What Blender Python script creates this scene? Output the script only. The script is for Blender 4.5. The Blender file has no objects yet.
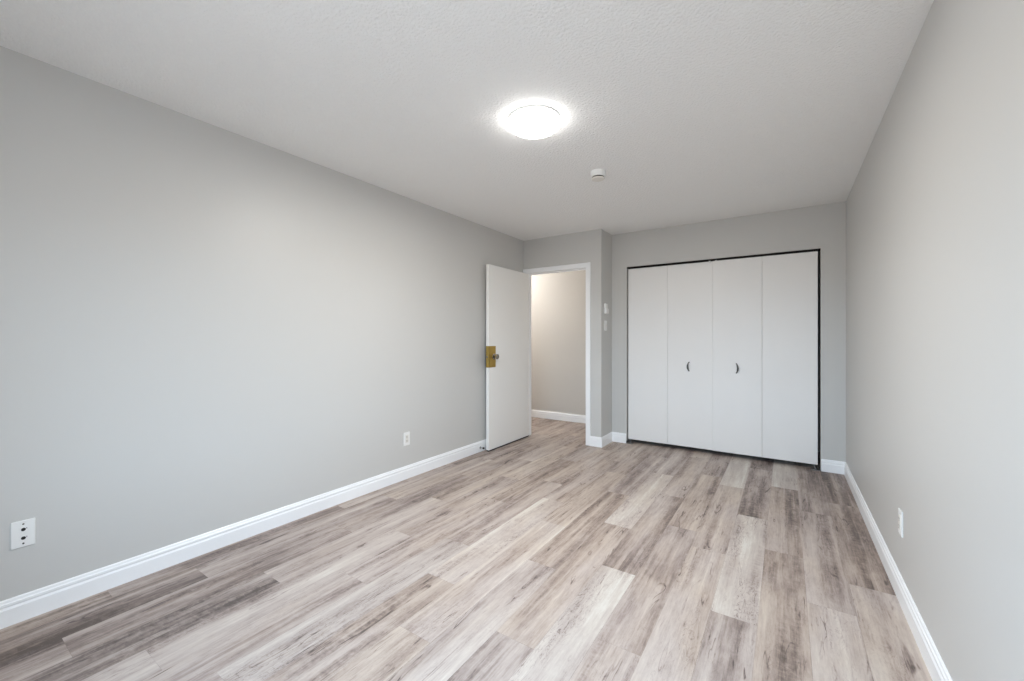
import bpy, bmesh, math, random
from mathutils import Vector, Matrix

S = bpy.context.scene
COL = S.collection
PI = math.pi

# ------------------------------------------------------------------ camera
cam_d = bpy.data.cameras.new('camera')
cam = bpy.data.objects.new('camera', cam_d)
COL.objects.link(cam)
cam.location = (0.0, 0.0, 1.2124)
cam.rotation_euler = (PI / 2, 0.0, 0.587)
cam_d.sensor_fit = 'HORIZONTAL'
cam_d.sensor_width = 36.0
cam_d.lens = 411.63 / 1024 * 36.0
cam_d.shift_y = -1.8 / 1024
cam_d.clip_start = 0.02
S.camera = cam

# ------------------------------------------------------------------ sky, exposure
S.view_settings.view_transform = 'Standard'
S.view_settings.look = 'None'
S.view_settings.gamma = 1.0
S.view_settings.use_curve_mapping = False
S.view_settings.exposure = 0.0
S.cycles.use_denoising = True
S.cycles.max_bounces = 14
S.cycles.diffuse_bounces = 10
S.cycles.caustics_reflective = False
S.cycles.caustics_refractive = False

SKY_STRENGTH = 10.4
SKY_COLOR = (0.71, 0.97, 1.245)
GROUND_COLOR = (0.33, 0.342, 0.357)
LAMP_STRENGTH = 13.5
LAMP_WATTS = 35.0
LAMP_COLOR = (1.02, 1.0, 0.963)
HALL_WATTS = 29.0
HALL_COLOR = (1.02, 1.0, 0.98)
# ---- end light settings

w = bpy.data.worlds.new('overcast_sky')
S.world = w
w.use_nodes = True
nt = w.node_tree
nt.nodes.clear()
wo = nt.nodes.new('ShaderNodeOutputWorld')
bg = nt.nodes.new('ShaderNodeBackground')
tc = nt.nodes.new('ShaderNodeTexCoord')
sx = nt.nodes.new('ShaderNodeSeparateXYZ')
mr = nt.nodes.new('ShaderNodeMapRange')
rp = nt.nodes.new('ShaderNodeValToRGB')
mr.inputs['From Min'].default_value = -1
mr.inputs['From Max'].default_value = 1
rp.color_ramp.elements[0].position = 0.0
rp.color_ramp.elements[0].color = (*GROUND_COLOR, 1)
rp.color_ramp.elements[1].position = 1.0
rp.color_ramp.elements[1].color = (*SKY_COLOR, 1)
for ps, c in ((0.49, (*GROUND_COLOR, 1)), (0.515, (*SKY_COLOR, 1))):
    e = rp.color_ramp.elements.new(ps)
    e.color = c
bg.inputs['Strength'].default_value = SKY_STRENGTH
nt.links.new(tc.outputs['Generated'], sx.inputs[0])
nt.links.new(sx.outputs['Z'], mr.inputs['Value'])
nt.links.new(mr.outputs[0], rp.inputs[0])
nt.links.new(rp.outputs[0], bg.inputs['Color'])
nt.links.new(bg.outputs[0], wo.inputs[0])

# ------------------------------------------------------------------ room measures
XL, XR = -2.7404, 0.4472          # left and right wall faces
YB, YD, YC = -0.28, 4.378, 4.7143  # window wall, door wall, closet wall faces
XJ = -1.7156                      # face of the short return beside the closet
H = 2.44
JL, JR = -2.690, -1.898           # door opening
DH = 2.022                        # door opening height
OL, OR, OH = -1.5383, 0.2664, 2.043   # closet opening
HX0, HX1, HY = -4.60, -1.836, 5.50    # hall: far left, right, far wall face
WT = 0.11
WX0, WX1, WZ0, WZ1 = -1.50, 0.30, 0.55, 1.92   # window opening


# ------------------------------------------------------------------ helpers
def lin(r, g, b):
    f = lambda c: c / 12.92 if c <= 0.04045 else ((c + 0.055) / 1.055) ** 2.4
    return (f(r / 255), f(g / 255), f(b / 255), 1.0)


def mat(name, rgb, rough=0.5, metal=0.0, spec=0.5, bump=None, mottled=0.0, coat=0.0):
    """bump = (scale, strength, distance, detail)"""
    m = bpy.data.materials.new(name)
    m.use_nodes = True
    n = m.node_tree.nodes
    L = m.node_tree.links
    b = n['Principled BSDF']
    b.inputs['Base Color'].default_value = lin(*rgb)
    b.inputs['Roughness'].default_value = rough
    b.inputs['Metallic'].default_value = metal
    b.inputs['Specular IOR Level'].default_value = spec
    b.inputs['Coat Weight'].default_value = coat
    t = n.new('ShaderNodeTexCoord')
    nz = n.new('ShaderNodeTexNoise')
    L.new(t.outputs['Object'], nz.inputs['Vector'])
    sc, st, ds, det = bump or (60.0, 0.02, 0.001, 2.0)
    nz.inputs['Scale'].default_value = sc
    nz.inputs['Detail'].default_value = det
    bp = n.new('ShaderNodeBump')
    bp.inputs['Strength'].default_value = st
    bp.inputs['Distance'].default_value = ds
    L.new(nz.outputs['Fac'], bp.inputs['Height'])
    L.new(bp.outputs[0], b.inputs['Normal'])
    if mottled:
        hs = n.new('ShaderNodeHueSaturation')
        hs.inputs['Color'].default_value = lin(*rgb)
        m2 = n.new('ShaderNodeMapRange')
        m2.inputs['To Min'].default_value = 1 - mottled
        m2.inputs['To Max'].default_value = 1 + mottled
        n2 = n.new('ShaderNodeTexNoise')
        n2.inputs['Scale'].default_value = 3.0
        L.new(t.outputs['Object'], n2.inputs['Vector'])
        L.new(n2.outputs['Fac'], m2.inputs['Value'])
        L.new(m2.outputs[0], hs.inputs['Value'])
        L.new(hs.outputs[0], b.inputs['Base Color'])
    return m


def add_box(bm, x0, x1, y0, y1, z0, z1):
    vs = [bm.verts.new(p) for p in ((x0, y0, z0), (x1, y0, z0), (x1, y1, z0), (x0, y1, z0),
                                    (x0, y0, z1), (x1, y0, z1), (x1, y1, z1), (x0, y1, z1))]
    for f in ((3, 2, 1, 0), (4, 5, 6, 7), (0, 1, 5, 4), (1, 2, 6, 5), (2, 3, 7, 6), (3, 0, 4, 7)):
        bm.faces.new([vs[i] for i in f])


def add_lathe(bm, prof, M=None, seg=40, cap0=True, cap1=True):
    """profile [(r, h)] turned about local Z, then moved by M"""
    M = M or Matrix()
    rings = []
    for r, h in prof:
        if r < 1e-6:
            rings.append([bm.verts.new(M @ Vector((0, 0, h)))])
        else:
            rings.append([bm.verts.new(M @ Vector((r * math.cos(2 * PI * k / seg), r * math.sin(2 * PI * k / seg), h)))
                          for k in range(seg)])
    for a, b in zip(rings, rings[1:]):
        for k in range(seg):
            q = (k + 1) % seg
            if len(a) == 1 and len(b) == 1:
                continue
            if len(a) == 1:
                bm.faces.new((a[0], b[k], b[q]))
            elif len(b) == 1:
                bm.faces.new((a[k], a[q], b[0]))
            else:
                bm.faces.new((a[k], a[q], b[q], b[k]))
    if cap0 and len(rings[0]) > 1:
        bm.faces.new(list(reversed(rings[0])))
    if cap1 and len(rings[-1]) > 1:
        bm.faces.new(rings[-1])


def add_prism(bm, outline, M, depth):
    """2-D outline in local XY, extruded along local +Z by depth"""
    a = [bm.verts.new(M @ Vector((x, y, 0))) for x, y in outline]
    b = [bm.verts.new(M @ Vector((x, y, depth))) for x, y in outline]
    bm.faces.new(list(reversed(a)))
    bm.faces.new(b)
    n = len(a)
    for i in range(n):
        j = (i + 1) % n
        bm.faces.new((a[i], a[j], b[j], b[i]))


def obj(name, bm, m, parent=None, bevel=0.0, smooth=False, seg=2):
    bmesh.ops.recalc_face_normals(bm, faces=bm.faces)
    me = bpy.data.meshes.new(name)
    bm.to_mesh(me)
    bm.free()
    if smooth:
        me.shade_smooth()
    me.materials.append(m)
    o = bpy.data.objects.new(name, me)
    COL.objects.link(o)
    if parent is not None:
        o.parent = parent
    if bevel:
        b = o.modifiers.new('bevel', 'BEVEL')
        b.width = bevel
        b.segments = seg
        b.limit_method = 'ANGLE'
        b.angle_limit = math.radians(40)
    if smooth:
        e = o.modifiers.new('edges', 'EDGE_SPLIT')
        e.split_angle = math.radians(38)
    return o


def box(name, dims, m, parent=None, bevel=0.0):
    bm = bmesh.new()
    add_box(bm, *dims)
    return obj(name, bm, m, parent, bevel)


def tag(o, label=None, cat=None, group=None, kind=None):
    for k, v in (('label', label), ('category', cat), ('group', group), ('kind', kind)):
        if v:
            o[k] = v
    return o


def root(name, loc, label, cat, rotz=0.0, kind=None, group=None):
    o = bpy.data.objects.new(name, None)
    o.empty_display_size = 0.1
    COL.objects.link(o)
    o.location = loc
    o.rotation_euler = (0, 0, rotz)
    return tag(o, label, cat, group, kind)


def struct(name, boxes, m, label, cat):
    bm = bmesh.new()
    for b in boxes:
        add_box(bm, *b)
    return tag(obj(name, bm, m), label, cat, None, 'structure')


def rot_to(axis):
    """matrix that turns local +Z onto the axis"""
    return Vector((0, 0, 1)).rotation_difference(Vector(axis)).to_matrix().to_4x4()


# ------------------------------------------------------------------ materials
M_WALL = mat('grey_wall_paint', (203, 202, 199), 0.42, spec=0.35, bump=(160, 0.05, 0.0015, 3))
M_HALLW = mat('hall_wall_paint', (206, 202, 196), 0.55, spec=0.3, bump=(160, 0.05, 0.0015, 3))
M_CEIL = mat('stippled_ceiling', (241, 241, 240), 0.85, spec=0.1, bump=(75, 0.85, 0.008, 4))
M_TRIM = mat('white_trim_paint', (246, 247, 248), 0.35, spec=0.5)
M_DOOR = mat('white_door_paint', (240, 239, 236), 0.4, spec=0.45, mottled=0.01)
M_CLOSET = mat('white_closet_paint', (238, 237, 235), 0.42, spec=0.4, mottled=0.01)
M_DARK = mat('closet_dark', (26, 25, 24), 0.8, spec=0.1)
M_TRACK = mat('track_metal_gap_shade', (22, 20, 19), 0.5, metal=0.6)  # near black paints the shade of the gap above the closet doors
M_PLATE = mat('white_plastic', (236, 236, 234), 0.3, spec=0.5)
M_PLATE2 = mat('warm_white_plastic', (226, 223, 216), 0.35, spec=0.5)
M_BLACK = mat('black_hole', (10, 10, 10), 0.5)
M_BRASS = mat('aged_brass', (186, 158, 88), 0.3, metal=0.9, mottled=0.2)
M_CHROME = mat('satin_chrome', (168, 162, 155), 0.12, metal=1.0)
M_PULL = mat('pewter_pull', (92, 90, 88), 0.35, metal=0.9)
M_STEEL = mat('zinc_steel', (150, 150, 148), 0.4, metal=0.8)
M_RUBBER_SHADE = mat('black_rubber_and_shade', (20, 20, 20), 0.7)  # rubber of the stop tip, also the painted shade under the door
M_OUTSIDE = mat('white_vinyl', (235, 236, 238), 0.35)


def emissive(name, rgb, strength):
    m = bpy.data.materials.new(name)
    m.use_nodes = True
    n = m.node_tree.nodes
    b = n['Principled BSDF']
    b.inputs['Base Color'].default_value = (0.9, 0.9, 0.9, 1)
    b.inputs['Roughness'].default_value = 0.5
    b.inputs['Emission Color'].default_value = (*rgb, 1)
    b.inputs['Emission Strength'].default_value = strength
    return m


M_LAMP = emissive('lit_diffuser', LAMP_COLOR, LAMP_STRENGTH)

# window glass: clear sheet with a faint reflection
M_GLASS = bpy.data.materials.new('window_glass')
M_GLASS.use_nodes = True
n = M_GLASS.node_tree.nodes
L = M_GLASS.node_tree.links
n.clear()
go = n.new('ShaderNodeOutputMaterial')
gm = n.new('ShaderNodeMixShader')
gt = n.new('ShaderNodeBsdfTransparent')
gg = n.new('ShaderNodeBsdfGlossy')
gg.inputs['Roughness'].default_value = 0.02
gm.inputs[0].default_value = 0.06
L.new(gt.outputs[0], gm.inputs[1])
L.new(gg.outputs[0], gm.inputs[2])
L.new(gm.outputs[0], go.inputs[0])


# ------------------------------------------------------------------ plank floor material
def floor_material():
    m = bpy.data.materials.new('weathered_oak_planks')
    m.use_nodes = True
    n = m.node_tree.nodes
    L = m.node_tree.links
    b = n['Principled BSDF']

    def math_(op, a, c, clamp=False):
        q = n.new('ShaderNodeMath')
        q.operation = op
        q.use_clamp = clamp
        for i, v in enumerate((a, c)):
            if isinstance(v, (int, float)):
                q.inputs[i].default_value = v
            else:
                L.new(v, q.inputs[i])
        return q.outputs[0]

    def ramp(fac, pts):
        r = n.new('ShaderNodeValToRGB')
        e = r.color_ramp.elements
        e[0].position, e[0].color = pts[0]
        e[1].position, e[1].color = pts[-1]
        for ps, c in pts[1:-1]:
            k = e.new(ps)
            k.color = c
        L.new(fac, r.inputs[0])
        return r.outputs[0]

    def mix(fac, a, c, mode='MIX'):
        q = n.new('ShaderNodeMix')
        q.data_type = 'RGBA'
        q.blend_type = mode
        if isinstance(fac, (int, float)):
            q.inputs['Factor'].default_value = fac
        else:
            L.new(fac, q.inputs['Factor'])
        for i, v in ((6, a), (7, c)):
            if isinstance(v, tuple):
                q.inputs[i].default_value = v
            else:
                L.new(v, q.inputs[i])
        return q.outputs[2]

    at = n.new('ShaderNodeAttribute')
    at.attribute_name = 'plank'
    sp = n.new('ShaderNodeSeparateColor')
    L.new(at.outputs['Color'], sp.inputs[0])
    tone, hue, seed = sp.outputs[0], sp.outputs[1], sp.outputs[2]
    geo = n.new('ShaderNodeTexCoord')
    xyz = n.new('ShaderNodeSeparateXYZ')
    L.new(geo.outputs['Object'], xyz.inputs[0])

    def noise(kx, ky, zoff, detail=3.0, rough=0.55, dist=0.0):
        c = n.new('ShaderNodeCombineXYZ')
        L.new(math_('MULTIPLY', xyz.outputs[0], kx), c.inputs[0])
        L.new(math_('MULTIPLY', xyz.outputs[1], ky), c.inputs[1])
        L.new(math_('ADD', math_('MULTIPLY', seed, 173.0), zoff), c.inputs[2])
        q = n.new('ShaderNodeTexNoise')
        q.inputs['Scale'].default_value = 1.0
        q.inputs['Detail'].default_value = detail
        q.inputs['Roughness'].default_value = rough
        q.inputs['Distortion'].default_value = dist
        L.new(c.outputs[0], q.inputs['Vector'])
        return q.outputs['Fac']

    streak = noise(11.0, 0.75, 0.0, 2.0)             # broad bands along the plank
    blotch = noise(7.0, 2.4, 31.0, 3.0, 0.6, 0.6)    # cloudy patches
    grain = noise(120.0, 5.0, 57.0, 4.0, 0.65)       # fine fibre
    saw = noise(26.0, 42.0, 91.0, 4.0, 0.7, 0.4)     # cross marks in the dark bands
    cath = noise(13.0, 1.5, 77.0, 2.5, 0.55, 1.1)    # contour lines of the cathedral grain
    v = math_('ADD', tone, math_('MULTIPLY', math_('SUBTRACT', streak, 0.5), 1.15))
    v = math_('ADD', v, math_('MULTIPLY', math_('SUBTRACT', blotch, 0.5), 0.55))
    v = math_('ADD', v, math_('MULTIPLY', math_('SUBTRACT', grain, 0.5), 0.5))
    fib = noise(58.0, 11.0, 511.0, 5.0, 0.75, 0.3)     # rough brushed surface
    v = math_('ADD', v, math_('MULTIPLY', math_('SUBTRACT', fib, 0.5), 0.55))
    # the rough saw-marked texture lives where the streak is dark
    dk = n.new('ShaderNodeMapRange')
    dk.inputs['From Min'].default_value = 0.47
    dk.inputs['From Max'].default_value = 0.30
    dk.inputs['To Min'].default_value = 0.10
    dk.inputs['To Max'].default_value = 0.75
    L.new(streak, dk.inputs['Value'])
    v = math_('ADD', v, math_('MULTIPLY', math_('SUBTRACT', saw, 0.5), dk.outputs[0]))
    # thin dark cracks: narrow slices of the contour noise, broken up by patches
    d = math_('ABSOLUTE', math_('SUBTRACT', math_('FRACT', math_('MULTIPLY', cath, 4.0), 0.0), 0.5), 0.0)
    ln = n.new('ShaderNodeMapRange')
    ln.inputs['From Min'].default_value = 0.0
    ln.inputs['From Max'].default_value = 0.085
    ln.inputs['To Min'].default_value = 1.0
    ln.inputs['To Max'].default_value = 0.0
    L.new(d, ln.inputs['Value'])
    pm = n.new('ShaderNodeMapRange')
    pm.inputs['From Min'].default_value = 0.47
    pm.inputs['From Max'].default_value = 0.66
    L.new(noise(16.0, 3.2, 123.0, 4.0, 0.7), pm.inputs['Value'])
    crack = math_('MULTIPLY', ln.outputs[0], pm.outputs[0])
    v = math_('SUBTRACT', v, math_('MULTIPLY', crack, 0.6))
    # dense crackle on the pale planks
    ck = noise(34.0, 7.5, 301.0, 3.0, 0.6, 1.6)
    d2 = math_('ABSOLUTE', math_('SUBTRACT', math_('FRACT', math_('MULTIPLY', ck, 5.0), 0.0), 0.5), 0.0)
    l2 = n.new('ShaderNodeMapRange')
    l2.inputs['From Max'].default_value = 0.13
    l2.inputs['To Min'].default_value = 1.0
    l2.inputs['To Max'].default_value = 0.0
    L.new(d2, l2.inputs['Value'])
    p2 = n.new('ShaderNodeMapRange')
    p2.inputs['From Min'].default_value = 0.44
    p2.inputs['From Max'].default_value = 0.60
    L.new(noise(12.0, 1.4, 333.0, 3.0, 0.6), p2.inputs['Value'])
    w2 = n.new('ShaderNodeMapRange')
    w2.inputs['From Min'].default_value = 0.45
    w2.inputs['From Max'].default_value = 0.78
    w2.inputs['To Min'].default_value = 0.12
    w2.inputs['To Max'].default_value = 0.55
    L.new(tone, w2.inputs['Value'])
    v = math_('SUBTRACT', v, math_('MULTIPLY', math_('MULTIPLY', l2.outputs[0], p2.outputs[0]), w2.outputs[0]))
    # narrow pale streaks that run most of the plank
    ps_ = n.new('ShaderNodeMapRange')
    ps_.inputs['From Min'].default_value = 0.56
    ps_.inputs['From Max'].default_value = 0.70
    ps_.inputs['To Max'].default_value = 0.17
    L.new(noise(30.0, 0.55, 401.0, 1.5), ps_.inputs['Value'])
    v = math_('ADD', v, ps_.outputs[0], True)

    base = ramp(v, [(0.0, lin(94, 83, 79)), (0.22, lin(137, 123, 117)), (0.42, lin(171, 157, 150)),
                    (0.62, lin(188, 176, 169)), (0.82, lin(201, 191, 182)), (1.0, lin(212, 206, 198))])
    # beige warmth in some patches, grey in others
    hb = n.new('ShaderNodeMapRange')
    hb.inputs['From Min'].default_value = 0.40
    hb.inputs['From Max'].default_value = 0.68
    hb.inputs['To Max'].default_value = 0.8
    L.new(math_('ADD', noise(5.0, 1.6, 201.0, 2.0), math_('SUBTRACT', hue, 0.5)), hb.inputs['Value'])
    col = mix(hb.outputs[0], base, mix(1.0, base, (1.0, 0.965, 0.895, 1), 'MULTIPLY'))
    hg = n.new('ShaderNodeMapRange')
    hg.inputs['From Min'].default_value = 0.40
    hg.inputs['From Max'].default_value = 0.15
    hg.inputs['To Max'].default_value = 0.6
    L.new(hue, hg.inputs['Value'])
    col = mix(hg.outputs[0], col, mix(1.0, base, (0.93, 0.99, 1.0, 1), 'MULTIPLY'))
    L.new(col, b.inputs['Base Color'])
    rr = n.new('ShaderNodeMapRange')
    rr.inputs['To Min'].default_value = 0.42
    rr.inputs['To Max'].default_value = 0.62
    L.new(grain, rr.inputs['Value'])
    L.new(rr.outputs[0], b.inputs['Roughness'])
    b.inputs['Specular IOR Level'].default_value = 0.4
    bp = n.new('ShaderNodeBump')
    bp.inputs['Strength'].default_value = 0.12
    bp.inputs['Distance'].default_value = 0.002
    L.new(v, bp.inputs['Height'])
    L.new(bp.outputs[0], b.inputs['Normal'])
    return m


M_FLOOR = floor_material()

# ------------------------------------------------------------------ the setting
# floor: rows of 180 mm planks, 1.215 m long, running towards the closet
random.seed(11)
JOINT = {0: 4.00, 1: 3.545, 2: 2.62, 3: 3.1, -1: 3.235, -2: 3.805, -3: 2.795, -4: 2.105, -5: 3.815, -6: 3.145,
         -7: 2.40, -8: 2.747, -9: 3.08, -10: 2.51, -11: 2.975, -12: 2.28, -13: 1.593, -14: 2.10, -15: 3.0}
# plank containing (row, y): tone, hue
KNOWN = [(-5, 3.2, .72, .42), (-4, 1.5, .64, .30), (-1, 2.6, .74, .34), (-2, 4.3, .66, .30), (0, 4.4, .62, .25),
         (-8, 2.1, .72, .42), (-11, 3.5, .60, .62), (-9, 3.6, .60, .60), (1, 4.0, .30, .45), (0, 3.4, .40, .55),
         (1, 2.9, .44, .45), (2, 3.3, .34, .62), (2, 4.3, .30, .5), (2, 2.2, .47, .6), (-1, 3.8, .40, .45), (-1, 1.5, .34, .35),
         (-2, 3.2, .47, .58), (-2, 2.0, .55, .5), (-3, 3.4, .40, .66), (-3, 2.2, .44, .45), (-4, 2.7, .36, .5),
         (-5, 2.0, .44, .6), (-6, 2.5, .42, .62), (-6, 1.4, .48, .35), (-7, 3.0, .42, .7), (-7, 1.9, .52, .5),
         (-8, 3.3, .40, .6), (-9, 2.5, .46, .5), (-9, 1.4, .56, .3), (-10, 3.1, .36, .66), (-10, 1.9, .50, .4),
         (-11, 2.3, .44, .5), (-11, 1.2, .52, .4), (-12, 2.8, .42, .6), (-12, 1.8, .46, .45), (-12, .9, .36, .3),
         (-13, 2.2, .34, .5), (-13, 1.0, .36, .4), (-13, .2, .22, .4), (-14, 2.6, .50, .55), (-14, 1.5, .34, .45), (-14, .6, .20, .5),
         (-15, 1.2, .34, .5)]
PL, PW = 1.215, 0.18
bm = bmesh.new()
lay = bm.loops.layers.float_color.new('plank')
FX0, FX1, FY0, FY1 = HX0 - WT, XR + WT, YB - WT, HY + WT


def floor_quad(x0, x1, y0, y1, z, c):
    vs = [bm.verts.new(p) for p in ((x0, y0, z), (x1, y0, z), (x1, y1, z), (x0, y1, z))]
    f = bm.faces.new(vs)
    for lp in f.loops:
        lp[lay] = c


k0 = math.floor((FX0 + 0.10) / PW)
k1 = math.floor((FX1 + 0.10) / PW)
G = 0.0003
for k in range(k0, k1 + 1):
    x0, x1 = max(FX0, -0.10 + PW * k), min(FX1, -0.10 + PW * (k + 1))
    if x1 - x0 < 0.002:
        continue
    j = JOINT.get(k, random.uniform(0, PL))
    y = j - PL * math.ceil((j - FY0) / PL)
    while y < FY1:
        y0, y1 = max(FY0, y), min(FY1, y + PL)
        t, h = random.choice((.34, .40, .44, .48, .52, .56)), random.uniform(.32, .7)
        for kk, ky, kt, kh in KNOWN:
            if kk == k and y <= ky < y + PL:
                t, h = kt, kh
        s = random.random()
        if y1 - y0 > 0.002:
            floor_quad(x0 + G, x1 - G, y0 + G, y1 - G, 0.0, (t, h, s, 1))
        y += PL
floor_quad(FX0, FX1, FY0, FY1, -0.0015, (0.2, .5, .5, 1))
add_box(bm, FX0, FX1, FY0, FY1, -0.06, -0.002)
flo = obj('floor', bm, M_FLOOR)
tag(flo, 'floor of greyish taupe wood look vinyl planks', 'floor', None, 'structure')

# ceiling
struct('ceiling', [(HX0 - WT, XR + WT, YB - WT, HY + WT, H, H + 0.1)], M_CEIL, 'white stippled ceiling of the bedroom', 'ceiling')

# walls
struct('wall_left', [(XL - WT, XL, YB - WT, YD + WT, 0, H)], M_WALL, 'long plain grey wall on the left', 'wall')
struct('wall_right', [(XR, XR + WT, YB - WT, HY, 0, H)], M_WALL, 'plain grey wall on the right', 'wall')
struct('wall_door', [(JR + 0.018, XJ, YD, YD + WT, 0, H), (XL, JR + 0.018, YD, YD + WT, DH + 0.018, H),
                     (XL, JL - 0.018, YD, YD + WT, 0, DH + 0.018)], M_WALL,
       'grey wall section around the open doorway', 'wall')
struct('wall_return', [(XJ - 0.11, XJ, YD + WT, HY, 0, H)], M_WALL, 'narrow grey return between doorway and closet', 'wall')
struct('wall_closet', [(XJ, OL, YC, YC + WT, 0, H), (OR, XR, YC, YC + WT, 0, H), (OL, OR, YC, YC + WT, OH, H)],
       M_WALL, 'grey wall around the closet opening', 'wall')
struct('wall_back', [(XL, WX0, YB - WT, YB, 0, H), (WX1, XR, YB - WT, YB, 0, H),
                     (WX0, WX1, YB - WT, YB, 0, WZ0), (WX0, WX1, YB - WT, YB, WZ1, H)],
       M_WALL, 'grey wall with the window opposite the closet', 'wall')
struct('wall_hall', [(HX0 - WT, XR, HY, HY + WT, 0, H), (HX0 - WT, HX0, YD, HY, 0, H),
                     (HX0, XL - WT, YD, YD + WT, 0, H)], M_HALLW, 'beige lit hall wall seen through the doorway', 'wall')

# window behind the camera
wf = bmesh.new()
for b in ((WX0, WX1, YB - 0.09, YB - 0.03, WZ0, WZ0 + 0.05), (WX0, WX1, YB - 0.09, YB - 0.03, WZ1 - 0.05, WZ1),
          (WX0, WX0 + 0.05, YB - 0.09, YB - 0.03, WZ0 + 0.05, WZ1 - 0.05), (WX1 - 0.05, WX1, YB - 0.09, YB - 0.03, WZ0 + 0.05, WZ1 - 0.05),
          ((WX0 + WX1) / 2 - 0.03, (WX0 + WX1) / 2 + 0.03, YB - 0.085, YB - 0.035, WZ0 + 0.05, WZ1 - 0.05)):
    add_box(wf, *b)
win = tag(obj('window_1', wf, M_OUTSIDE), 'white framed sliding window opposite the closet', 'window', None, 'structure')
xm = (WX0 + WX1) / 2
for a, c in ((WX0 + 0.05, xm - 0.03), (xm + 0.03, WX1 - 0.05)):
    box('pane', (a, c, YB - 0.063, YB - 0.057, WZ0 + 0.05, WZ1 - 0.05), M_GLASS, win)
box('window_sill', (WX0 - 0.04, WX1 + 0.04, YB - 0.03, YB + 0.05, WZ0 - 0.03, WZ0), M_TRIM, win, 0.004)

# portal that guides the daylight through the window
pd = bpy.data.lights.new('window_portal', 'AREA')
pd.shape = 'RECTANGLE'
pd.size = WX1 - WX0
pd.size_y = WZ1 - WZ0
pd.cycles.is_portal = True
po = bpy.data.objects.new('window_portal', pd)
po.location = (xm, YB - 0.02, (WZ0 + WZ1) / 2)
po.rotation_euler = (PI / 2, 0, 0)
po.rotation_euler = Vector((0, 0, -1)).rotation_difference(Vector((0, 1, 0))).to_euler()
COL.objects.link(po)

# light of the hall beyond the doorway
hd = bpy.data.lights.new('hall_lamp_light', 'POINT')
hd.energy = HALL_WATTS
hd.color = HALL_COLOR
hd.shadow_soft_size = 0.12
ho = bpy.data.objects.new('hall_lamp_light', hd)
ho.location = (-3.80, 4.85, 2.20)
COL.objects.link(ho)

# baseboards: moulded profile swept along the wall with mitred ends
BASE = [(0.0, 0.0), (0.0140, 0.0), (0.0140, 0.070), (0.0115, 0.076), (0.0100, 0.080), (0.0120, 0.086), (0.0115, 0.094),
        (0.0080, 0.098), (0.0065, 0.107), (0.0030, 0.111), (0.0, 0.111)]


def baseboard(name, p0, p1, nrm, m0, m1, label):
    """m0/m1: -1 inner corner, +1 outer corner, 0 square end"""
    a, b = Vector(p0), Vector(p1)
    d = (b - a).normalized()
    nv = Vector(nrm)
    bm = bmesh.new()
    r0, r1 = [], []
    for t, z in BASE:
        q = a + nv * t - d * (t * m0)
        r0.append(bm.verts.new((q.x, q.y, z)))
        q = b + nv * t + d * (t * m1)
        r1.append(bm.verts.new((q.x, q.y, z)))
    k = len(BASE)
    for i in range(k):
        j = (i + 1) % k
        bm.faces.new((r0[i], r0[j], r1[j], r1[i]))
    bm.faces.new(list(reversed(r0)))
    bm.faces.new(r1)
    return tag(obj(name, bm, M_TRIM), label, 'baseboard', None, 'structure')


baseboard('baseboard_left', (XL, YB), (XL, YD), (1, 0), -1, 0, 'white moulded baseboard along the left wall')
baseboard('baseboard_right', (XR, YB), (XR, YC), (-1, 0), -1, -1, 'white moulded baseboard along the right wall')
baseboard('baseboard_back', (XL, YB), (XR, YB), (0, 1), -1, -1, 'white baseboard below the window')
baseboard('baseboard_door', (JR + 0.055, YD), (XJ, YD), (0, -1), 0, 1, 'short white baseboard right of the doorway')
baseboard('baseboard_return', (XJ, YD), (XJ, YC), (1, 0), 1, -1, 'short white baseboard on the narrow return wall')
baseboard('baseboard_closet', (XJ, YC), (OL - 0.004, YC), (0, -1), -1, 0, 'white baseboard left of the closet')
baseboard('baseboard_closet_right', (OR + 0.004, YC), (XR, YC), (0, -1), 0, -1, 'white baseboard right of the closet')
baseboard('baseboard_hall', (HX0, HY), (HX1, HY), (0, -1), -1, 0, 'white baseboard of the hall seen through the doorway')

# doorway trim: casing, jamb lining, stops, strike plate
t1 = root('trim_1', (0, 0, 0), 'white painted casing and jamb around the open doorway', 'door frame', kind='structure')
CW = 0.056


def casing(name, pts, parent):
    bm = bmesh.new()
    add_prism(bm, pts, Matrix.Translation((0, YD, 0)) @ Matrix.Rotation(PI / 2, 4, 'X'), 0.014)
    return obj(name, bm, M_TRIM, parent, 0.003)


casing('side_casing', [(JR, 0), (JR + CW, 0), (JR + CW, DH + CW), (JR, DH)], t1)
casing('side_casing', [(XL + 0.001, 0.112), (JL, 0.112), (JL, DH), (XL + 0.001, DH + CW)], t1)
casing('head_casing', [(JL, DH), (JR, DH), (JR + CW, DH + CW), (XL + 0.001, DH + CW)], t1)
box('side_jamb', (JR, JR + 0.018, YD - 0.001, YD + WT + 0.001, 0, DH + 0.018), M_TRIM, t1)
box('side_jamb', (JL - 0.018, JL, YD - 0.001, YD + WT + 0.001, 0, DH + 0.018), M_TRIM, t1)
box('head_jamb', (JL, JR, YD - 0.001, YD + WT + 0.001, DH, DH + 0.018), M_TRIM, t1)
box('door_stop_strip', (JR - 0.011, JR, YD + 0.042, YD + 0.08, 0, DH), M_TRIM, t1)
box('door_stop_strip', (JL, JL + 0.011, YD + 0.042, YD + 0.08, 0, DH), M_TRIM, t1)
box('door_stop_strip', (JL + 0.011, JR - 0.011, YD + 0.042, YD + 0.08, DH - 0.011, DH), M_TRIM, t1)
sk = box('strike_plate', (JR - 0.002, JR + 0.001, YD + 0.002, YD + 0.034, 0.99, 1.06), M_BRASS, t1)
sk['label'] = 'brass strike plate'

# head strip of the closet opening
struct('trim_2', [(OL - 0.004, OR + 0.004, YC - 0.004, YC + 0.002, OH, OH + 0.036)], M_WALL,
       'thin grey painted strip over the closet doors', 'trim')

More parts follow.
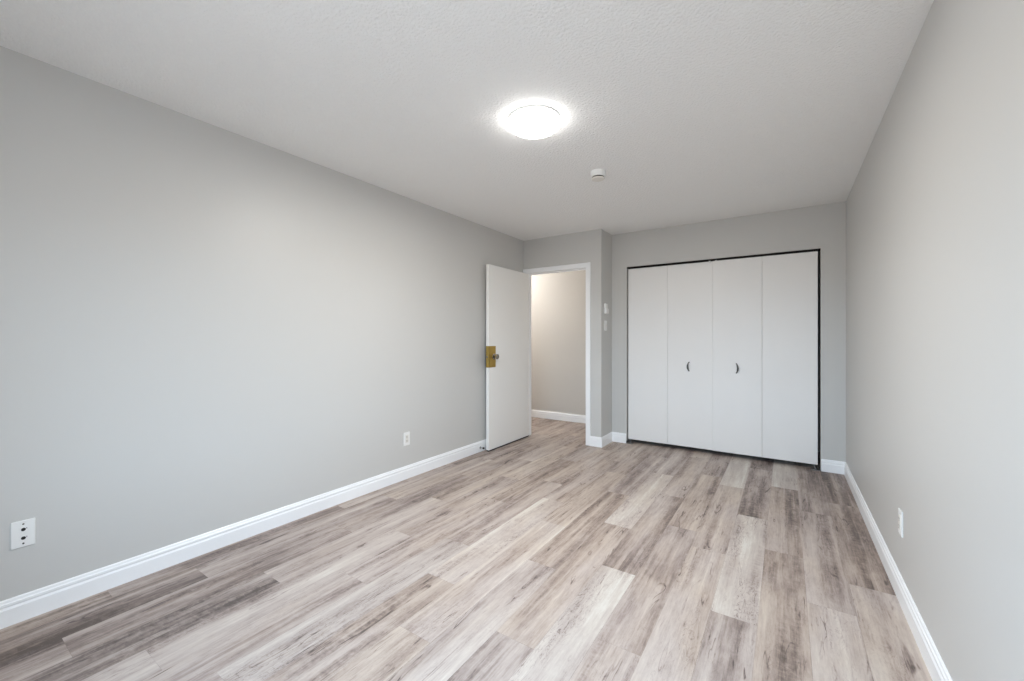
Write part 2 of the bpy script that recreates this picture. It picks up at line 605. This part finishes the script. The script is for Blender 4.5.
# dark closet lining behind the folding doors
struct('wall_closet_inside', [(XJ, XR, HY - 0.02, HY, 0, H)], M_WALL, 'back wall inside the closed closet', 'wall')

# ------------------------------------------------------------------ open bedroom door
DL, DT = 0.832, 0.036
dr = root('door_1', (JL + 0.002, YD - 0.016, 0.0), 'white flush bedroom door standing open against the left wall', 'door',
          rotz=math.radians(0.4), kind='structure')
# local: hinge line at the origin, leaf runs along -Y, thickness towards +X
box('door_leaf', (0.0, DT, -DL, 0.0, 0.015, 2.012), M_DOOR, dr, 0.002)
sl = box('under_door_shade', (0.001, DT - 0.001, -DL + 0.004, -0.002, 0.0035, 0.0152), M_RUBBER_SHADE, dr)  # added black strip painting the shadow line beneath the leaf
sl['label'] = 'dark strip standing in for the shadow under the door'
bm = bmesh.new()                                  # wrap-around brass guard
ZK = 1.018
add_box(bm, -0.0015, DT + 0.0015, -DL - 0.0015, -DL + 0.001, ZK - 0.115, ZK + 0.115)
add_box(bm, DT - 0.0005, DT + 0.0015, -DL - 0.0015, -DL + 0.125, ZK - 0.115, ZK + 0.115)
add_box(bm, -0.0015, 0.0005, -DL - 0.0015, -DL + 0.125, ZK - 0.115, ZK + 0.115)
gp = obj('lock_guard', bm, M_BRASS, dr)
gp['label'] = 'brass wrap-around lock guard plate'
lb = box('latch_bolt', (DT / 2 - 0.007, DT / 2 + 0.007, -DL - 0.010, -DL + 0.002, ZK - 0.012, ZK + 0.012), M_CHROME, dr, 0.002)
for sgn, x in ((1, DT + 0.0015), (-1, -0.0015)):
    Mx = Matrix.Translation((x, -DL + 0.092, ZK)) @ rot_to((sgn, 0, 0))
    bm = bmesh.new()
    add_lathe(bm, [(0.012, 0.004), (0.010, 0.022), (0.017, 0.027), (0.026, 0.034), (0.0285, 0.042), (0.0265, 0.050),
                   (0.019, 0.055), (0.0, 0.057)], Mx, 32)
    kn = obj('door_knob', bm, M_CHROME, dr, smooth=True)
    kn['label'] = 'satin metal door knob'
    bm = bmesh.new()
    add_lathe(bm, [(0.033, 0.0), (0.033, 0.003), (0.029, 0.006), (0.013, 0.008), (0.0, 0.008)], Mx, 32)
    obj('rosette', bm, M_CHROME, kn, smooth=True)
for z in (0.25, 1.02, 1.78):
    bm = bmesh.new()
    add_lathe(bm, [(0.006, 0.0), (0.006, 0.09)], Matrix.Translation((-0.004, 0.006, z)), 16)
    add_box(bm, 0.0, 0.030, 0.0, 0.002, z, z + 0.09)
    obj('hinge', bm, M_BRASS, dr)

# door stop on the left baseboard
st = root('door_stop', (XL + 0.0135, 3.485, 0.045), 'small door stop with black rubber tip on the baseboard behind the open door', 'door stop')
bm = bmesh.new()
add_lathe(bm, [(0.012, 0.0), (0.012, 0.003), (0.005, 0.006), (0.0045, 0.036)], rot_to((1, 0, 0)), 20)
obj('rod', bm, M_STEEL, st, smooth=True)
bm = bmesh.new()
add_lathe(bm, [(0.0085, 0.034), (0.010, 0.038), (0.010, 0.050), (0.007, 0.053), (0.0, 0.053)], rot_to((1, 0, 0)), 20)
obj('rubber_tip', bm, M_RUBBER_SHADE, st, smooth=True)

# ------------------------------------------------------------------ bifold closet doors
CB, CT, CTH = 0.047, 2.021, 0.028


def pull(parent, x, yf, z, sgn):
    """crescent pull bowed sideways and out from the leaf"""
    bm = bmesh.new()
    N, K = 18, 10
    rings = []
    for i in range(N + 1):
        t = i / N * 2 - 1
        zc = z + 0.050 * t
        bow = 1 - t * t
        xc = x + sgn * (0.013 * bow - 0.006)
        yc = yf - 0.003 - 0.018 * (1 - t ** 4)
        rw = 0.0035 + 0.0050 * bow
        rd = 0.0030 + 0.0020 * bow
        rings.append([bm.verts.new((xc + rw * math.cos(2 * PI * q / K), yc + rd * math.sin(2 * PI * q / K), zc)) for q in range(K)])
    for a, b in zip(rings, rings[1:]):
        for q in range(K):
            bm.faces.new((a[q], a[(q + 1) % K], b[(q + 1) % K], b[q]))
    bm.faces.new(list(reversed(rings[0])))
    bm.faces.new(rings[-1])
    for t in (-1, 1):
        add_lathe(bm, [(0.006, 0.0), (0.006, 0.008)], Matrix.Translation((x - sgn * 0.006, yf, z + 0.046 * t)) @ rot_to((0, -1, 0)), 14)
    o = obj('pull_handle', bm, M_PULL, parent, smooth=True)
    o['label'] = 'dark crescent pull handle'


def bifold(label, x0, xs, x1, yf, px, sgn, pivot_x):
    r = root('closet_bifold', (pivot_x, yf + CTH / 2, 0), label, 'closet door', kind='thing', group='folding closet door pairs')
    o = Vector((pivot_x, yf + CTH / 2, 0))
    pan = []
    for a, c in ((x0, xs - 0.0008), (xs + 0.0008, x1)):
        pan.append(box('door_panel', (a - o.x, c - o.x, -CTH / 2, CTH / 2, CB, CT), M_CLOSET, r, 0.0025))
    tgt = pan[1] if sgn < 0 else pan[0]
    pull(tgt, px - o.x, -CTH / 2, 0.913, sgn)
    for z in (0.30, 1.02, 1.74):
        bm = bmesh.new()
        add_box(bm, xs - o.x - 0.028, xs - o.x + 0.028, CTH / 2, CTH / 2 + 0.002, z, z + 0.07)
        add_lathe(bm, [(0.004, 0.0), (0.004, 0.07)], Matrix.Translation((xs - o.x, CTH / 2 + 0.003, z)), 12)
        obj('hinge', bm, M_STEEL, r)
    # pivot pins: jamb side and guide side
    gx = x1 - 0.03 if sgn < 0 else x0 + 0.03
    bm = bmesh.new()
    add_lathe(bm, [(0.006, CT - 0.002), (0.006, CT + 0.004), (0.009, CT + 0.004), (0.009, CT + 0.0175)], Matrix.Translation((gx - o.x, 0, 0)), 16)
    obj('guide_roller', bm, M_PLATE, r)
    bm = bmesh.new()
    pxx = x0 + 0.025 if sgn < 0 else x1 - 0.025
    add_lathe(bm, [(0.005, 0.014), (0.005, CB + 0.002)], Matrix.Translation((pxx - o.x, 0, 0)), 14)
    obj('pivot_pin', bm, M_STEEL, r)
    return r


bifold('white folding closet door pair nearer the doorway', OL + 0.011, -1.0865, -0.6365, YC + 0.026, -0.872, -1, OL + 0.036)
bifold('white folding closet door pair nearer the right wall', -0.6345, -0.1945, OR - 0.021, YC + 0.012, -0.410, 1, OR - 0.046)
bm = bmesh.new()
add_box(bm, OL + 0.001, OR - 0.001, YC + 0.012, YC + 0.062, OH - 0.004, OH)
add_box(bm, OL + 0.001, OR - 0.001, YC + 0.012, YC + 0.015, OH - 0.015, OH - 0.003)
add_box(bm, OL + 0.001, OR - 0.001, YC + 0.059, YC + 0.062, OH - 0.015, OH - 0.003)
tag(obj('closet_door_track', bm, M_TRACK), 'metal track along the top of the closet opening, coloured dark for the shaded gap', 'track')


def bracket(x0, x1, label):
    bm = bmesh.new()
    add_box(bm, x0, x1, YC - 0.014, YC + 0.060, 0.0, 0.004)
    xs = x0 if x0 < -1 else x1 - 0.003
    add_box(bm, xs, xs + 0.003, YC - 0.014, YC + 0.060, 0.003, 0.026)
    add_lathe(bm, [(0.010, 0.003), (0.010, 0.014)], Matrix.Translation(((x0 + x1) / 2, YC + 0.033, 0)), 16)
    tag(obj('pivot_bracket', bm, M_STEEL), label, 'bracket', 'closet floor pivot brackets')


bracket(OL + 0.001, OL + 0.070, 'small metal floor bracket under the left end of the closet doors')
bracket(OR - 0.070, OR - 0.001, 'small metal floor bracket under the right end of the closet doors')

# ------------------------------------------------------------------ ceiling light
cl = root('ceiling_light', (-1.172, 1.987, H), 'round white flush ceiling light switched on in mid room', 'ceiling light')
bm = bmesh.new()
add_lathe(bm, [(0.1455, 0.0), (0.1455, -0.010), (0.1435, -0.012), (0.0, -0.012)], None, 64)
obj('base_pan', bm, M_PLATE, cl, smooth=True)
bm = bmesh.new()
R = 0.1425
prof = [(R - 0.003, -0.012), (R, -0.015), (R, -0.030)]
for i in range(1, 15):
    a = i / 14 * PI / 2
    prof.append((R * math.cos(a) ** 0.85 if i < 14 else 0.0, -0.030 - 0.036 * math.sin(a)))
add_lathe(bm, prof, None, 64, cap0=True, cap1=False)
obj('diffuser', bm, M_LAMP, cl, smooth=True)
# the downward throw of the lamp
ld = bpy.data.lights.new('ceiling_lamp_light', 'AREA')
ld.shape = 'DISK'
ld.size = 0.16
ld.energy = LAMP_WATTS
ld.color = LAMP_COLOR
lo = bpy.data.objects.new('ceiling_lamp_light', ld)
lo.location = (-1.172, 1.987, H - 0.0680)
COL.objects.link(lo)

# ------------------------------------------------------------------ smoke detector
sd = root('smoke_detector', (-1.150, 2.872, H), 'small round white smoke detector on the ceiling beyond the light', 'smoke detector')
bm = bmesh.new()
add_lathe(bm, [(0.056, 0.0), (0.056, -0.010), (0.054, -0.036), (0.050, -0.040), (0.0, -0.040)], None, 48)
obj('body', bm, M_PLATE, sd, smooth=True)
bm = bmesh.new()
add_lathe(bm, [(0.043, -0.039), (0.043, -0.049)], None, 48)
vs = obj('vent_slot', bm, M_BLACK, sd, smooth=True)
vs['label'] = 'dark vent slot'
bm = bmesh.new()
add_lathe(bm, [(0.047, -0.048), (0.048, -0.052), (0.044, -0.057), (0.020, -0.059), (0.0, -0.059)], None, 48)
obj('cap', bm, M_PLATE2, sd, smooth=True)


# ------------------------------------------------------------------ wall plates
def wall_root(name, x, y, z, sgn, label, cat, group=None):
    """local frame: +X out of the wall, Y along it, Z up"""
    return root(name, (x, y, z), label, cat, rotz=0 if sgn > 0 else PI, group=group)


def plate(r, wd, ht, m=None):
    bm = bmesh.new()
    add_box(bm, 0.0, 0.006, -wd / 2, wd / 2, -ht / 2, ht / 2)
    return obj('cover_plate', bm, m or M_PLATE, r, 0.003, seg=3)


def screw(r, z, m=None, rad=0.0035):
    bm = bmesh.new()
    add_lathe(bm, [(rad, 0.004), (rad, 0.0068), (rad * 0.6, 0.0074), (0.0, 0.0074)], Matrix.Translation((0, 0, z)) @ rot_to((1, 0, 0)), 14)
    return obj('screw', bm, m or M_STEEL, r, smooth=True)


def round_jack(r, z):
    bm = bmesh.new()
    add_lathe(bm, [(0.0095, 0.004), (0.0095, 0.0078), (0.0072, 0.0078), (0.0072, 0.0066), (0.0, 0.0066)],
              Matrix.Translation((0, 0, z)) @ rot_to((1, 0, 0)), 24)
    j = obj('jack_socket', bm, M_PLATE, r, smooth=True)
    bm = bmesh.new()
    add_lathe(bm, [(0.0070, 0.0060), (0.0070, 0.0074), (0.0, 0.0074)], Matrix.Translation((0, 0, z)) @ rot_to((1, 0, 0)), 24)
    add_box(bm, 0.006, 0.0075, 0.0055, 0.0105, z + 0.0005, z + 0.006)
    h = obj('socket_hole', bm, M_BLACK, j)
    h['label'] = 'black socket opening'


a = wall_root('jack_plate', XL, 0.3105, 0.3725, 1, 'white wall plate with two black round sockets low on the left wall', 'wall plate')
plate(a, 0.070, 0.115)
round_jack(a, 0.0185)
round_jack(a, -0.0185)
screw(a, 0.0415, M_PULL)
screw(a, -0.0415, M_PULL)


def decora(name, x, y, z, sgn, label):
    r = wall_root(name, x, y, z, sgn, label, 'outlet')
    plate(r, 0.070, 0.115)
    bm = bmesh.new()
    add_box(bm, 0.004, 0.0085, -0.0165, 0.0165, -0.0335, 0.0335)
    rc = obj('receptacle', bm, M_PLATE2, r, 0.0015)
    for s in (-1, 1):
        bm = bmesh.new()
        add_box(bm, 0.0078, 0.0088, -0.0075, -0.0052, s * 0.017 - 0.002, s * 0.017 + 0.006)
        add_box(bm, 0.0078, 0.0088, 0.0052, 0.0075, s * 0.017 - 0.002, s * 0.017 + 0.006)
        add_lathe(bm, [(0.0026, 0.0078), (0.0026, 0.0088)], Matrix.Translation((0, 0, s * 0.017 - 0.0075)) @ rot_to((1, 0, 0)), 12)
        obj('slots', bm, M_BLACK, rc)
    screw(r, 0.0485, M_PLATE, 0.003)
    screw(r, -0.0485, M_PLATE, 0.003)
    return r


decora('power_outlet', XL, 2.466, 0.345, 1, 'white power outlet on the left wall near the open door')
decora('power_outlet', XR, 2.594, 0.358, -1, 'white power outlet on the right wall')

# ------------------------------------------------------------------ thermostat and switch on the return wall
th = wall_root('thermostat', XJ, 4.492, 1.553, 1, 'small white thermostat on the narrow wall beside the closet', 'thermostat')
box('body', (0.0, 0.022, -0.036, 0.036, 0.002, 0.058), M_PLATE, th, 0.005)
box('lower_cover', (0.0, 0.034, -0.042, 0.042, -0.058, 0.002), M_PLATE, th, 0.010)
bm = bmesh.new()
add_lathe(bm, [(0.011, 0.021), (0.011, 0.026), (0.0, 0.026)], Matrix.Translation((0, 0, 0.032)) @ rot_to((1, 0, 0)), 20)
obj('dial', bm, M_PLATE2, th, smooth=True)

ls = wall_root('light_switch', XJ, 4.508, 1.362, 1, 'white light switch below the thermostat', 'light switch')
plate(ls, 0.070, 0.115)
bm = bmesh.new()
add_box(bm, 0.004, 0.0085, -0.006, 0.006, -0.013, 0.013)
tg = obj('toggle_frame', bm, M_PLATE2, ls, 0.001)
bm = bmesh.new()
add_prism(bm, [(0.004, -0.005), (0.018, 0.004), (0.018, 0.009), (0.004, 0.006)], Matrix.Translation((0, 0.0045, 0)) @ Matrix.Rotation(PI / 2, 4, 'X'), 0.009)
obj('toggle', bm, M_PLATE2, ls, 0.001)
screw(ls, 0.030, M_PLATE, 0.003)
screw(ls, -0.030, M_PLATE, 0.003)
